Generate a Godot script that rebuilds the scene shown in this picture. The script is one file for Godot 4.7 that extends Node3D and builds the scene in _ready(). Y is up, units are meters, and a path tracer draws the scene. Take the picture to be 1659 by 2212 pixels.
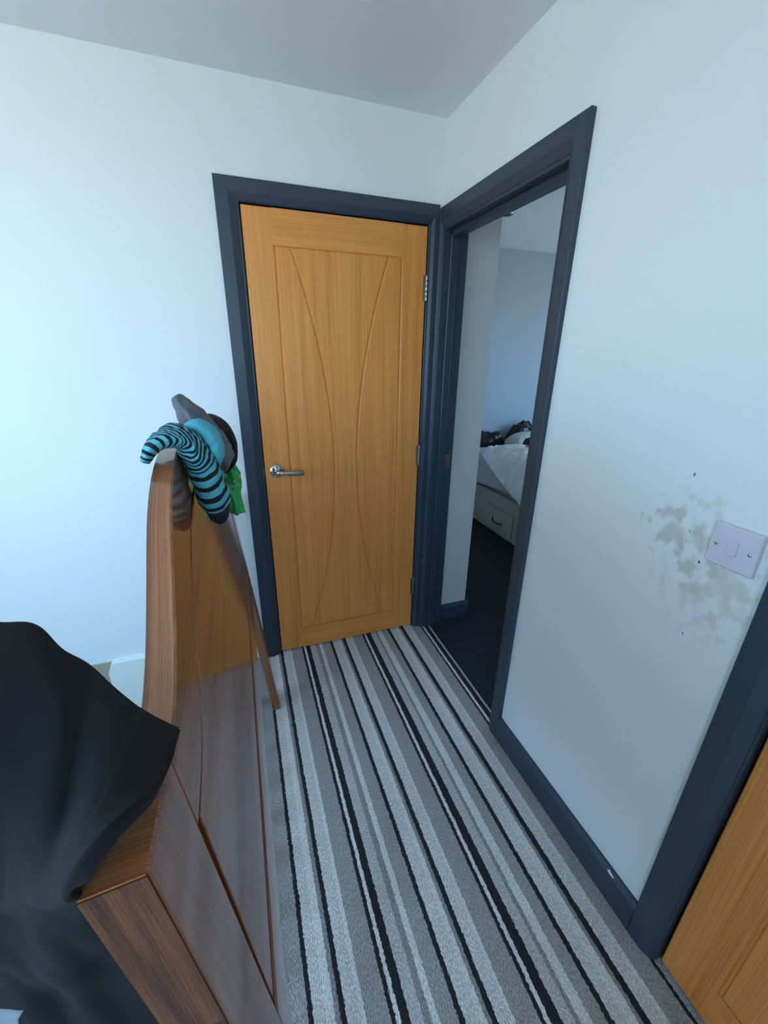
extends Node3D

# ---------------------------------------------------------------- small helpers
var taken := {}
var M := {}

func numbered(called: String) -> String:
	if not taken.has(called):
		taken[called] = 0
		return called
	taken[called] += 1
	return "%s_%03d" % [called, taken[called]]

func mesh_node(called: String, st: SurfaceTool, mat: Material, parent: Node) -> MeshInstance3D:
	var o := MeshInstance3D.new()
	o.name = numbered(called) if parent == self else called
	st.generate_normals()
	st.index()
	o.mesh = st.commit()
	o.material_override = mat
	o.cast_shadow = GeometryInstance3D.SHADOW_CASTING_SETTING_ON
	parent.add_child(o, true)
	return o

func struct(called: String, st: SurfaceTool, mat: Material) -> MeshInstance3D:
	var o := mesh_node(called, st, mat, self)
	o.set_meta("kind", "structure")
	return o

func tag(o: Node, label: String, category: String, group := "") -> void:
	o.set_meta("label", label)
	o.set_meta("category", category)
	if group != "":
		o.set_meta("group", group)

func thing(called: String, label: String, category: String, at := Vector3.ZERO, group := "") -> Node3D:
	var o := Node3D.new()
	o.name = numbered(called)
	o.position = at
	add_child(o)
	tag(o, label, category, group)
	return o

func tool() -> SurfaceTool:
	var st := SurfaceTool.new()
	st.begin(Mesh.PRIMITIVE_TRIANGLES)
	return st

# one flat triangle; the outward side is given by hint; g is the grain direction for the texture
func tri(st: SurfaceTool, a: Vector3, b: Vector3, c: Vector3, hint: Vector3, g := Vector3.UP) -> void:
	var n := (b - a).cross(c - a)
	if n.length_squared() < 1e-16:
		return
	n = n.normalized()
	var pts := [a, b, c]
	if n.dot(hint) > 0.0:
		pts = [a, c, b]
	else:
		n = -n
	var across := n.cross(g)
	if across.length() < 0.15:
		across = n.cross(Vector3(g.y, g.z, g.x))
	across = across.normalized()
	st.set_smooth_group(-1)
	for p in pts:
		st.set_uv(Vector2(p.dot(across), p.dot(g)))
		st.add_vertex(p)

func quad(st: SurfaceTool, a: Vector3, b: Vector3, c: Vector3, d: Vector3, hint: Vector3, g := Vector3.UP) -> void:
	tri(st, a, b, c, hint, g)
	tri(st, a, c, d, hint, g)

# a box between two corners with chamfered edges
func box(st: SurfaceTool, lo: Vector3, hi: Vector3, ch := 0.0, g := Vector3.UP) -> void:
	var c := (lo + hi) / 2.0
	var h := (hi - lo) / 2.0
	var k := minf(ch, minf(h.x, minf(h.y, h.z)) * 0.9)
	for ax in 3:
		for s in [-1.0, 1.0]:
			var u := (ax + 1) % 3
			var v := (ax + 2) % 3
			var q := []
			for e in [[-1, -1], [1, -1], [1, 1], [-1, 1]]:
				var p := Vector3.ZERO
				p[ax] = s * h[ax]
				p[u] = e[0] * (h[u] - k)
				p[v] = e[1] * (h[v] - k)
				q.append(c + p)
			var n := Vector3.ZERO
			n[ax] = s
			quad(st, q[0], q[1], q[2], q[3], n, g)
	if k <= 0.0:
		return
	for ax in 3:
		var u := (ax + 1) % 3
		var v := (ax + 2) % 3
		for su in [-1.0, 1.0]:
			for sv in [-1.0, 1.0]:
				var q := []
				for e in [[-1, 0], [1, 0], [1, 1], [-1, 1]]:
					var p := Vector3.ZERO
					p[ax] = e[0] * (h[ax] - k)
					p[u] = su * (h[u] - (k if e[1] == 0 else 0.0))
					p[v] = sv * (h[v] - (0.0 if e[1] == 0 else k))
					q.append(c + p)
				var n := Vector3.ZERO
				n[u] = su
				n[v] = sv
				quad(st, q[0], q[1], q[2], q[3], n, g)
	for sx in [-1.0, 1.0]:
		for sy in [-1.0, 1.0]:
			for sz in [-1.0, 1.0]:
				var s := Vector3(sx, sy, sz)
				tri(st, c + s * Vector3(h.x, h.y - k, h.z - k), c + s * Vector3(h.x - k, h.y, h.z - k), c + s * Vector3(h.x - k, h.y - k, h.z), s, g)

# a flat plate with outline (a, y) and thickness t0..t1; place(a, y, t) gives the point. The front (t1) edge is chamfered by ch.
func plate(st: SurfaceTool, outline: PackedVector2Array, t0: float, t1: float, ch: float, place: Callable, g := Vector3.UP) -> void:
	var o := outline
	if Geometry2D.is_polygon_clockwise(o):
		o = o.duplicate()
		o.reverse()
	var n := o.size()
	var inner := PackedVector2Array()
	for i in n:
		var e0 := (o[i] - o[(i + n - 1) % n]).normalized()
		var e1 := (o[(i + 1) % n] - o[i]).normalized()
		var n0 := Vector2(-e0.y, e0.x)
		var n1 := Vector2(-e1.y, e1.x)
		var m := (n0 + n1)
		m = m / maxf(0.3, m.length_squared()) * 2.0
		inner.append(o[i] + m * ch)
	var out_dir: Vector3 = (place.call(0.0, 0.0, 1.0) - place.call(0.0, 0.0, 0.0)).normalized()
	var ids := Geometry2D.triangulate_polygon(inner)
	for i in range(0, ids.size(), 3):
		var a := inner[ids[i]]
		var b := inner[ids[i + 1]]
		var c := inner[ids[i + 2]]
		tri(st, place.call(a.x, a.y, t1), place.call(b.x, b.y, t1), place.call(c.x, c.y, t1), out_dir, g)
	ids = Geometry2D.triangulate_polygon(o)
	for i in range(0, ids.size(), 3):
		var a := o[ids[i]]
		var b := o[ids[i + 1]]
		var c := o[ids[i + 2]]
		tri(st, place.call(a.x, a.y, t0), place.call(b.x, b.y, t0), place.call(c.x, c.y, t0), -out_dir, g)
	for i in n:
		var j := (i + 1) % n
		var e := (o[j] - o[i]).normalized()
		var hn := Vector2(e.y, -e.x)
		var hint: Vector3 = place.call(hn.x, hn.y, 0.0) - place.call(0.0, 0.0, 0.0)
		var tm := t1 - ch
		quad(st, place.call(o[i].x, o[i].y, t0), place.call(o[j].x, o[j].y, t0), place.call(o[j].x, o[j].y, tm), place.call(o[i].x, o[i].y, tm), hint, g)
		if ch > 0.0:
			quad(st, place.call(o[i].x, o[i].y, tm), place.call(o[j].x, o[j].y, tm), place.call(inner[j].x, inner[j].y, t1), place.call(inner[i].x, inner[i].y, t1), hint + out_dir, g)

func rect(a0: float, y0: float, a1: float, y1: float) -> PackedVector2Array:
	return PackedVector2Array([Vector2(a0, y0), Vector2(a1, y0), Vector2(a1, y1), Vector2(a0, y1)])

# smooth closed surface from a grid of points (rows x columns), thickened along its normals
func sheet(st: SurfaceTool, grid: Array, thick: float, edge_round := true) -> void:
	var R := grid.size()
	var C: int = grid[0].size()
	var nor := []
	for i in R:
		var row := []
		for j in C:
			var du: Vector3 = grid[i][mini(j + 1, C - 1)] - grid[i][maxi(j - 1, 0)]
			var dv: Vector3 = grid[mini(i + 1, R - 1)][j] - grid[maxi(i - 1, 0)][j]
			row.append(du.cross(dv).normalized())
		nor.append(row)
	var top := []
	var bot := []
	for i in R:
		var a := []
		var b := []
		for j in C:
			var p: Vector3 = grid[i][j]
			var at_edge := edge_round and (i == 0 or j == 0 or i == R - 1 or j == C - 1)
			var k := thick * (0.3 if at_edge else 0.5)
			a.append(p + nor[i][j] * k)
			b.append(p - nor[i][j] * k)
		top.append(a)
		bot.append(b)
	st.set_smooth_group(0)
	for i in R - 1:
		for j in C - 1:
			_soft(st, top[i][j], top[i][j + 1], top[i + 1][j + 1], top[i + 1][j], nor[i][j], float(j) / C, float(i) / R, 1.0 / C, 1.0 / R)
			_soft(st, bot[i][j], bot[i][j + 1], bot[i + 1][j + 1], bot[i + 1][j], -nor[i][j], float(j) / C, float(i) / R, 1.0 / C, 1.0 / R)
	for i in R - 1:
		var left: Vector3 = grid[i][0] - grid[i][1]
		var right: Vector3 = grid[i][C - 1] - grid[i][C - 2]
		_soft(st, top[i][0], top[i + 1][0], bot[i + 1][0], bot[i][0], left, 0, 0, 0.01, 0.01)
		_soft(st, top[i][C - 1], top[i + 1][C - 1], bot[i + 1][C - 1], bot[i][C - 1], right, 0, 0, 0.01, 0.01)
	for j in C - 1:
		var up: Vector3 = grid[0][j] - grid[1][j]
		var down: Vector3 = grid[R - 1][j] - grid[R - 2][j]
		_soft(st, top[0][j], top[0][j + 1], bot[0][j + 1], bot[0][j], up, 0, 0, 0.01, 0.01)
		_soft(st, top[R - 1][j], top[R - 1][j + 1], bot[R - 1][j + 1], bot[R - 1][j], down, 0, 0, 0.01, 0.01)

func _soft(st: SurfaceTool, a: Vector3, b: Vector3, c: Vector3, d: Vector3, hint: Vector3, u: float, v: float, du: float, dv: float) -> void:
	var p := [a, b, c, d]
	var t := [Vector2(u, v), Vector2(u + du, v), Vector2(u + du, v + dv), Vector2(u, v + dv)]
	for f in [[0, 1, 2], [0, 2, 3]]:
		var n: Vector3 = (p[f[1]] - p[f[0]]).cross(p[f[2]] - p[f[0]])
		if n.length_squared() < 1e-18:
			continue
		var order: Array = f if n.dot(hint) < 0.0 else [f[0], f[2], f[1]]
		for k in order:
			st.set_uv(t[k])
			st.add_vertex(p[k])

func catmull(p: Array, t: float) -> Vector3:
	var n := p.size() - 1
	var x := clampf(t, 0.0, 1.0) * n
	var i := mini(int(x), n - 1)
	var f := x - i
	var a: Vector3 = p[maxi(i - 1, 0)]
	var b: Vector3 = p[i]
	var c: Vector3 = p[i + 1]
	var d: Vector3 = p[mini(i + 2, n)]
	return b.cubic_interpolate(c, a, d, f)

# a soft closed tube through points; half-widths along a (vector) and b per station
func tube(st: SurfaceTool, path: Array, ra: Array, rb: Array, along_a: Vector3, steps: int, sides: int, bump = null, v_scale := 1.0) -> void:
	var rings := []
	var centres := []
	for i in steps + 1:
		var t := float(i) / steps
		var p := catmull(path, t)
		var q := catmull(path, minf(t + 0.02, 1.0)) - catmull(path, maxf(t - 0.02, 0.0))
		var dir := q.normalized()
		var a := (along_a - dir * along_a.dot(dir)).normalized()
		var b := dir.cross(a)
		var x := t * (ra.size() - 1)
		var k := mini(int(x), ra.size() - 2)
		var w := lerpf(ra[k], ra[k + 1], x - k)
		var h := lerpf(rb[k], rb[k + 1], x - k)
		var ring := []
		for s in sides:
			var ang := TAU * s / sides
			var r := 1.0
			if bump != null:
				r = bump.call(t, ang)
			ring.append(p + a * cos(ang) * w * r + b * sin(ang) * h * r)
		rings.append(ring)
		centres.append(p)
	st.set_smooth_group(0)
	for i in steps:
		for s in sides:
			var s2 := (s + 1) % sides
			var hint: Vector3 = (rings[i][s] + rings[i + 1][s2]) / 2.0 - (centres[i] + centres[i + 1]) / 2.0
			_soft(st, rings[i][s], rings[i][s2], rings[i + 1][s2], rings[i + 1][s], hint, float(s) / sides, float(i) / steps * v_scale, 1.0 / sides, v_scale / steps)
	for e in [0, steps]:
		var out: Vector3 = centres[e] - centres[1 if e == 0 else steps - 1]
		for s in sides:
			var s2 := (s + 1) % sides
			_soft(st, centres[e], rings[e][s], rings[e][s2], centres[e], out, 0.5, float(e) / steps * v_scale, 0.0, 0.0)

# lathe round an axis: profile of (radius, height) pairs
func lathe(st: SurfaceTool, at: Vector3, axis: Vector3, profile: Array, sides: int, smooth := true) -> void:
	var z := axis.normalized()
	var x := z.cross(Vector3.UP if absf(z.y) < 0.9 else Vector3.RIGHT).normalized()
	var y := z.cross(x)
	st.set_smooth_group(0 if smooth else -1)
	for i in profile.size() - 1:
		for s in sides:
			var a0 := TAU * s / sides
			var a1 := TAU * (s + 1) / sides
			var d0 := x * cos(a0) + y * sin(a0)
			var d1 := x * cos(a1) + y * sin(a1)
			var p: Array = profile[i]
			var q: Array = profile[i + 1]
			var dr: float = q[0] - p[0]
			var dh: float = q[1] - p[1]
			var hint: Vector3 = (d0 + d1) * dh - z * dr * 2.0
			_soft(st, at + d0 * p[0] + z * p[1], at + d1 * p[0] + z * p[1], at + d1 * q[0] + z * q[1], at + d0 * q[0] + z * q[1], hint, float(s) / sides, float(i) / profile.size(), 0.05, 0.05)

# ---------------------------------------------------------------- materials
func noise(sd: int, freq: float, octaves := 3) -> FastNoiseLite:
	var n := FastNoiseLite.new()
	n.seed = sd
	n.noise_type = FastNoiseLite.TYPE_SIMPLEX_SMOOTH
	n.frequency = freq
	n.fractal_octaves = octaves
	return n

func streaks(sd: int, w: int, h: int, to_w: int, to_h: int, freq: float, octaves := 3) -> PackedByteArray:
	var im := noise(sd, freq, octaves).get_image(w, h, false, false, true)
	im.convert(Image.FORMAT_L8)
	im.resize(to_w, to_h, Image.INTERPOLATE_CUBIC)
	return im.get_data()

# wood with the grain along v; dark..light colours are the tones of the timber itself
func wood_texture(sd: int, light: Color, mid: Color, dark: Color, pore: float, bands: float) -> ImageTexture:
	var n := 1024
	var fine := streaks(sd, n, 20, n, n, 0.16, 3)
	var broad := streaks(sd + 1, 96, 12, n, n, 0.07, 2)
	var pores := streaks(sd + 2, n, 110, n, n, 0.42, 2)
	var data := PackedByteArray()
	data.resize(n * n * 3)
	for i in n * n:
		var f := fine[i] / 255.0
		var b := broad[i] / 255.0
		var t := clampf((f - 0.5) * 1.1 + 0.5 + (b - 0.5) * bands, 0.0, 1.0)
		var p := clampf((pores[i] / 255.0 - 0.66) * 5.0, 0.0, 1.0) * pore
		var c := dark.lerp(mid, t * 2.0) if t < 0.5 else mid.lerp(light, t * 2.0 - 1.0)
		c = c.lerp(dark, p)
		data[i * 3] = int(c.r * 255.0)
		data[i * 3 + 1] = int(c.g * 255.0)
		data[i * 3 + 2] = int(c.b * 255.0)
	var im := Image.create_from_data(n, n, false, Image.FORMAT_RGB8, data)
	return ImageTexture.create_from_image(im)

func plain(albedo: Color, rough: float, metal := 0.0) -> StandardMaterial3D:
	var m := StandardMaterial3D.new()
	m.albedo_color = albedo
	m.roughness = rough
	m.metallic = metal
	return m

func rough_normal(m: StandardMaterial3D, sd: int, freq: float, strength: float, scale: float) -> void:
	var t := NoiseTexture2D.new()
	t.width = 512
	t.height = 512
	t.seamless = true
	t.as_normal_map = true
	t.bump_strength = strength
	t.noise = noise(sd, freq, 4)
	m.normal_enabled = true
	m.normal_texture = t
	m.uv1_scale = Vector3.ONE * scale

func wooden(tex: Texture2D, rough: float, su: float, sv: float) -> StandardMaterial3D:
	var m := plain(Color.WHITE, rough)
	m.albedo_texture = tex
	m.uv1_scale = Vector3(su, sv, 1)
	return m

func make_materials() -> void:
	M.wall = plain(Color(0.915, 0.945, 0.945), 0.62)
	M.ceiling = plain(Color(0.93, 0.94, 0.94), 0.9)
	M.trim = plain(Color(0.20, 0.255, 0.31), 0.42)
	var oak := wood_texture(11, Color(0.96, 0.665, 0.355), Color(0.93, 0.61, 0.295), Color(0.82, 0.50, 0.21), 0.5, 0.35)
	M.oak = wooden(oak, 0.4, 2.2, 0.44)
	var stained := wood_texture(31, Color(0.66, 0.42, 0.25), Color(0.58, 0.355, 0.195), Color(0.44, 0.25, 0.125), 0.6, 0.7)
	M.board = wooden(stained, 0.35, 2.6, 0.6)
	M.board.clearcoat_enabled = true
	M.board.clearcoat = 1.0
	M.board.clearcoat_roughness = 0.09
	var shaded_wood := wood_texture(61, Color(0.42, 0.245, 0.12), Color(0.30, 0.165, 0.075), Color(0.18, 0.09, 0.04), 0.7, 1.2)  # coarse grain; the dark tones carry the shade of the headboard's unlit end
	M.shaded_wood = wooden(shaded_wood, 0.85, 6.0, 3.0)
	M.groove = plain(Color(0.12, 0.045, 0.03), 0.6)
	M.chrome = plain(Color(0.78, 0.79, 0.8), 0.12, 1.0)
	M.satin = plain(Color(0.62, 0.62, 0.6), 0.38, 1.0)
	M.steel = plain(Color(0.66, 0.64, 0.6), 0.3, 1.0)
	M.brass = plain(Color(0.62, 0.5, 0.36), 0.35, 1.0)
	M.switch_white = plain(Color(0.84, 0.85, 0.89), 0.35)
	M.white_gloss = plain(Color(0.88, 0.89, 0.88), 0.35)
	M.cream = plain(Color(0.93, 0.95, 0.90), 0.5)
	M.beige = plain(Color(0.66, 0.63, 0.54), 0.7)
	M.black_carpet = plain(Color(0.19, 0.23, 0.265), 0.95)
	var fleck := NoiseTexture2D.new()
	fleck.width = 512
	fleck.height = 512
	fleck.seamless = true
	fleck.noise = noise(9, 0.3, 3)
	var ramp := Gradient.new()
	ramp.set_color(0, Color(0.35, 0.35, 0.35))
	ramp.set_color(1, Color(1.0, 1.0, 1.0))
	fleck.color_ramp = ramp
	M.black_carpet.albedo_texture = fleck
	M.black_carpet.uv1_scale = Vector3(2.5, 2.5, 1)
	M.black_cloth = plain(Color(0.022, 0.042, 0.062), 0.95)
	rough_normal(M.black_cloth, 15, 0.25, 2.0, 12.0)
	M.bedroom_wall = plain(Color(0.67, 0.735, 0.77), 0.7)
	M.bed_linen = plain(Color(0.78, 0.785, 0.78), 0.6)
	M.divan = plain(Color(0.72, 0.71, 0.66), 0.85)
	rough_normal(M.divan, 21, 0.2, 2.0, 10.0)

# ---------------------------------------------------------------- the room
const HC := 2.35       # ceiling height
const DOOR_TOP := 1.99

func carpet_material(x0: float, x1: float, z0: float, z1: float) -> StandardMaterial3D:
	# tufted stripes: [right edge in metres, tone]
	var K := Color(0.15, 0.16, 0.175)
	var W := Color(0.985, 0.98, 0.955)
	var L := Color(0.90, 0.895, 0.88)
	var G := Color(0.69, 0.68, 0.67)
	var A := Color(0.82, 0.81, 0.80)
	var P := Color(0.96, 0.955, 0.93)
	var Q := Color(0.63, 0.62, 0.615)
	var bands := [[-0.945, W], [-0.886, G], [-0.874, K], [-0.845, L], [-0.824, W], [-0.812, Q], [-0.799, K], [-0.766, L], [-0.755, W], [-0.699, G], [-0.688, K], [-0.677, W], [-0.655, K], [-0.624, A], [-0.606, Q], [-0.588, P], [-0.544, G], [-0.531, K], [-0.497, L], [-0.482, P], [-0.471, Q], [-0.457, K], [-0.425, L], [-0.416, P], [-0.358, G], [-0.347, K], [-0.335, W], [-0.309, K], [-0.280, A], [-0.268, Q], [-0.241, P], [-0.205, G], [-0.191, K], [-0.161, L], [-0.136, P], [-0.125, Q], [-0.108, K], [-0.075, L], [-0.063, P], [-0.010, G], [0.0, K], [0.012, W], [0.034, K], [0.5, A]]
	var w := 2048
	var h := 2048
	var line := []
	var b := 0
	for i in w + 64:
		var x := x0 + (x1 - x0) * (i - 32) / w
		while x > bands[b][0]:
			b += 1
		line.append(bands[b][1])
	var wob := noise(71, 0.02, 2).get_image(256, h, false, false, true)
	wob.convert(Image.FORMAT_L8)
	wob.resize(w, h, Image.INTERPOLATE_NEAREST)
	var jag := noise(72, 0.12, 2).get_image(w, h, false, false, true)
	jag.convert(Image.FORMAT_L8)
	var pile := noise(73, 0.16, 2).get_image(w, h, false, false, true)
	pile.convert(Image.FORMAT_L8)
	var wd := wob.get_data()
	var jd := jag.get_data()
	var pd := pile.get_data()
	var data := PackedByteArray()
	data.resize(w * h * 3)
	var i := 0
	for y in h:
		for x in w:
			var s := x + 32 + int((wd[i] - 128) * 0.02 + (jd[i] - 128) * 0.05)
			var c: Color = line[clampi(s, 0, w + 63)]
			var k := 0.72 + 0.56 * pd[i] / 255.0
			data[i * 3] = mini(255, int(c.r * k * 255.0))
			data[i * 3 + 1] = mini(255, int(c.g * k * 255.0))
			data[i * 3 + 2] = mini(255, int(c.b * k * 255.0))
			i += 1
	var m := plain(Color.WHITE, 0.95)
	m.albedo_texture = ImageTexture.create_from_image(Image.create_from_data(w, h, false, Image.FORMAT_RGB8, data))
	m.heightmap_enabled = true
	m.heightmap_texture = ImageTexture.create_from_image(pile)
	m.heightmap_scale = 0.5
	m.uv1_scale = Vector3(1.0 / (x1 - x0), 1.0 / (z1 - z0), 1)
	m.uv1_offset = Vector3(-x0 / (x1 - x0), -z0 / (z1 - z0), 0)
	return m

# wall paint with the grubby finger marks round the switch: [z, y, reach, tone]
func smudged_wall(z0: float, z1: float, y0: float, y1: float) -> StandardMaterial3D:
	var base := Color(0.915, 0.945, 0.945)
	var n := 768
	var grain := noise(101, 0.025, 5).get_image(n, n, false, false, true)
	grain.convert(Image.FORMAT_L8)
	var gd := grain.get_data()
	var marks := [[1.262, 1.142, 0.05, Color(0.60, 0.60, 0.58)], [1.30, 1.155, 0.06, Color(0.74, 0.74, 0.68)], [1.325, 1.072, 0.035, Color(0.70, 0.70, 0.66)], [1.385, 1.062, 0.075, Color(0.72, 0.73, 0.62)], [1.36, 1.03, 0.08, Color(0.80, 0.82, 0.74)], [1.335, 1.12, 0.04, Color(0.80, 0.81, 0.74)]]
	var specks := [[1.336, 1.093, 0.0022], [1.276, 1.269, 0.002], [1.30, 1.15, 0.0014], [1.35, 0.92, 0.0014]]
	var im := Image.create(n, n, false, Image.FORMAT_RGB8)
	for y in n:
		for x in n:
			var z := z1 - (z1 - z0) * (x + 0.5) / n
			var h := y1 - (y1 - y0) * (y + 0.5) / n
			var g := gd[y * n + x] / 255.0
			var c := base
			for m in marks:
				var d: float = Vector2(z - m[0], h - m[1]).length() / m[2]
				if d < 1.6:
					var k: float = clampf((g - 0.14 - d * 0.30) * 0.9, 0.0, 0.28)
					c = c.lerp(m[3], k)
			for p in specks:
				if Vector2(z - p[0], (h - p[1]) * 0.6).length() < p[2]:
					c = Color(0.38, 0.38, 0.37)
			im.set_pixel(x, y, c)
	var m := plain(Color.WHITE, 0.62)
	m.albedo_texture = ImageTexture.create_from_image(im)
	m.texture_repeat = false
	m.uv1_scale = Vector3(1.0 / (z1 - z0), -1.0 / (y1 - y0), 1)
	m.uv1_offset = Vector3(z1 / (z1 - z0), y1 / (y1 - y0), 0)
	return m

func build_shell() -> void:
	var st := tool()
	# striped carpet on the landing
	var x0 := -0.945
	var x1 := 0.045
	# texture follows x and z on the top
	var st2 := tool()
	quad_uv(st2, Vector3(x0, 0, -0.03), Vector3(0.0, 0, 3.1))
	quad_uv(st2, Vector3(0.0, 0, 0.03), Vector3(x1, 0, 0.75))
	quad_uv(st2, Vector3(0.0, 0, 1.53), Vector3(x1, 0, 2.33), -0.055)
	var slab := tool()
	box(slab, Vector3(x0, -0.25, -0.14), Vector3(0.112, -0.004, 3.1))
	struct("floor", slab, M.divan)
	var c := mesh_node("striped_carpet", st2, carpet_material(x0, x1, -0.03, 3.1), self)
	c.set_meta("kind", "structure")
	tag(c, "grey, black and white striped carpet covering the landing floor", "carpet")
	# black carpet of the bedroom
	st = tool()
	box(st, Vector3(0.045, -0.25, -1.76), Vector3(3.1, 0.002, 1.5))
	struct("floor", st, M.black_carpet)
	# ceiling
	st = tool()
	box(st, Vector3(-2.8, HC, -1.8), Vector3(3.2, HC + 0.12, 3.25))
	struct("ceiling", st, M.ceiling)
	# back wall with the door opening
	st = tool()
	box(st, Vector3(-2.8, -1.7, -0.12), Vector3(-0.815, HC, 0.0))
	box(st, Vector3(-0.815, DOOR_TOP + 0.012, -0.12), Vector3(-0.05, HC, 0.0))
	box(st, Vector3(-0.05, -0.2, -0.12), Vector3(0.11, HC, 0.0))
	struct("wall_back", st, M.wall)
	# right wall with two openings
	st = tool()
	box(st, Vector3(0.0, -0.2, 0.0), Vector3(0.11, HC, 0.03))
	box(st, Vector3(0.0, 1.985, 0.03), Vector3(0.11, HC, 0.752))
	box(st, Vector3(0.0, 1.995, 1.53), Vector3(0.11, HC, 2.33))
	box(st, Vector3(0.0, -0.2, 2.33), Vector3(0.11, HC, 3.2))
	struct("wall_right", st, M.wall)
	st = tool()
	box(st, Vector3(0.0, -0.2, 0.752), Vector3(0.11, HC, 1.53))
	struct("wall_right", st, smudged_wall(0.752, 1.53, 0.55, 1.55))
	# left wall beyond the stairwell, with the window opening
	st = tool()
	var wz0 := 0.7
	var wz1 := 1.75
	var wy0 := 0.95
	var wy1 := 2.15
	box(st, Vector3(-2.8, -1.7, -0.12), Vector3(-2.65, HC, wz0))
	box(st, Vector3(-2.8, -1.7, wz1), Vector3(-2.65, HC, 3.2))
	box(st, Vector3(-2.8, -1.7, wz0), Vector3(-2.65, wy0, wz1))
	box(st, Vector3(-2.8, wy1, wz0), Vector3(-2.65, HC, wz1))
	struct("wall_left", st, M.wall)
	window("window_1", Vector3(-2.74, wy0, wz0), Vector3(-2.69, wy1, wz1), 3)
	# wall behind the camera
	st = tool()
	box(st, Vector3(-2.8, -1.7, 3.1), Vector3(-2.1, HC, 3.2))
	box(st, Vector3(-0.7, -1.7, 3.1), Vector3(0.11, HC, 3.2))
	box(st, Vector3(-2.1, -1.7, 3.1), Vector3(-0.7, 0.8, 3.2))
	box(st, Vector3(-2.1, 2.25, 3.1), Vector3(-0.7, HC, 3.2))
	struct("wall_front_unseen", st, M.wall)
	st = tool()
	box(st, Vector3(-0.945, 0.0, 2.42), Vector3(0.0, HC, 2.52))  # added end wall, out of view, keeps rear window light off the right door
	struct("wall_front_unseen", st, M.wall)
	window("window_3", Vector3(-2.1, 0.8, 3.13), Vector3(-0.7, 2.25, 3.18), 3)
	# stairs going down beside the landing
	st = tool()
	box(st, Vector3(-2.65, -1.7, 0.0), Vector3(-1.07, -0.14, 0.75))
	for k in 7:
		box(st, Vector3(-2.65, -1.7, 0.75 + k * 0.25), Vector3(-1.07, -0.33 - k * 0.19, 1.0 + k * 0.25))
	box(st, Vector3(-2.65, -1.7, 2.5), Vector3(-1.07, -1.6, 3.1))
	struct("stairs", st, M.black_carpet)
	# white nosing and apron at the landing edge
	st = tool()
	box(st, Vector3(-1.07, -1.6, 0.0), Vector3(-0.945, 0.006, 3.1), 0.004)
	struct("trim_1", st, M.white_gloss)
	# pale skirting along the wall above the stairs, and the beige length beside it
	var on_back := func(a: float, y: float, t: float) -> Vector3: return Vector3(a, y, t)
	st = tool()
	plate(st, PackedVector2Array([Vector2(-1.075, -0.14), Vector2(-1.575, -0.14), Vector2(-1.583, 0.02), Vector2(-1.585, 0.095), Vector2(-1.562, 0.152), Vector2(-1.075, 0.152)]), 0.0, 0.02, 0.003, on_back)
	struct("baseboard_back", st, M.cream)
	st = tool()
	plate(st, rect(-2.65, -0.14, -1.55, 0.1505), 0.0, 0.006, 0.002, on_back)
	struct("baseboard_stairs", st, M.beige)
	# bedroom shell
	st = tool()
	box(st, Vector3(0.11, -0.2, -1.66), Vector3(0.295, HC, -0.005))
	struct("wall_bedroom_left", st, plain(Color(0.80, 0.81, 0.80), 0.7))
	st = tool()
	box(st, Vector3(0.295, -0.2, -1.76), Vector3(3.1, HC, -1.66))
	struct("wall_bedroom_back", st, M.bedroom_wall)
	st = tool()
	box(st, Vector3(3.0, -0.2, -1.66), Vector3(3.1, 0.9, 1.4))
	box(st, Vector3(3.0, 2.05, -1.66), Vector3(3.1, HC, 1.4))
	box(st, Vector3(3.0, 0.9, -1.66), Vector3(3.1, 2.05, -0.8))
	box(st, Vector3(3.0, 0.9, 0.4), Vector3(3.1, 2.05, 1.4))
	struct("wall_bedroom_right", st, M.bedroom_wall)
	window("window_2", Vector3(3.03, 0.9, -0.8), Vector3(3.08, 2.05, 0.4), 2)
	st = tool()
	box(st, Vector3(0.11, -0.2, 1.4), Vector3(3.1, HC, 1.5))
	struct("wall_bedroom_front", st, M.bedroom_wall)

func quad_uv(st: SurfaceTool, lo: Vector3, hi: Vector3, shift := 0.0) -> void:
	st.set_smooth_group(-1)
	var p := [Vector3(lo.x, lo.y, lo.z), Vector3(hi.x, lo.y, lo.z), Vector3(hi.x, lo.y, hi.z), Vector3(lo.x, lo.y, hi.z)]
	for k in [0, 1, 2, 0, 2, 3]:
		st.set_uv(Vector2(p[k].x + shift, p[k].z))
		st.add_vertex(p[k])

func window(called: String, lo: Vector3, hi: Vector3, lights: int) -> void:
	var w := 0.05
	var o := Node3D.new()
	o.name = called
	o.set_meta("kind", "structure")
	add_child(o)
	var st := tool()
	var run := 2 if hi.z - lo.z > hi.x - lo.x else 0
	box(st, lo, Vector3(hi.x, lo.y + w, hi.z), 0.006)
	box(st, Vector3(lo.x, hi.y - w, lo.z), hi, 0.006)
	for k in lights + 1:
		var a := lo
		var b := hi
		var c := lerpf(lo[run], hi[run], float(k) / lights)
		a.y += w
		b.y -= w
		a[run] = clampf(c - w / 2.0, lo[run], hi[run] - w)
		b[run] = a[run] + w
		if k == 0 or k == lights:
			box(st, a, b, 0.006)
		else:
			var mu := tool()
			box(mu, a, b, 0.006)
			mesh_node("mullion", mu, M.white_gloss, o)
	mesh_node("window_frame", st, M.white_gloss, o)

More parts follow.
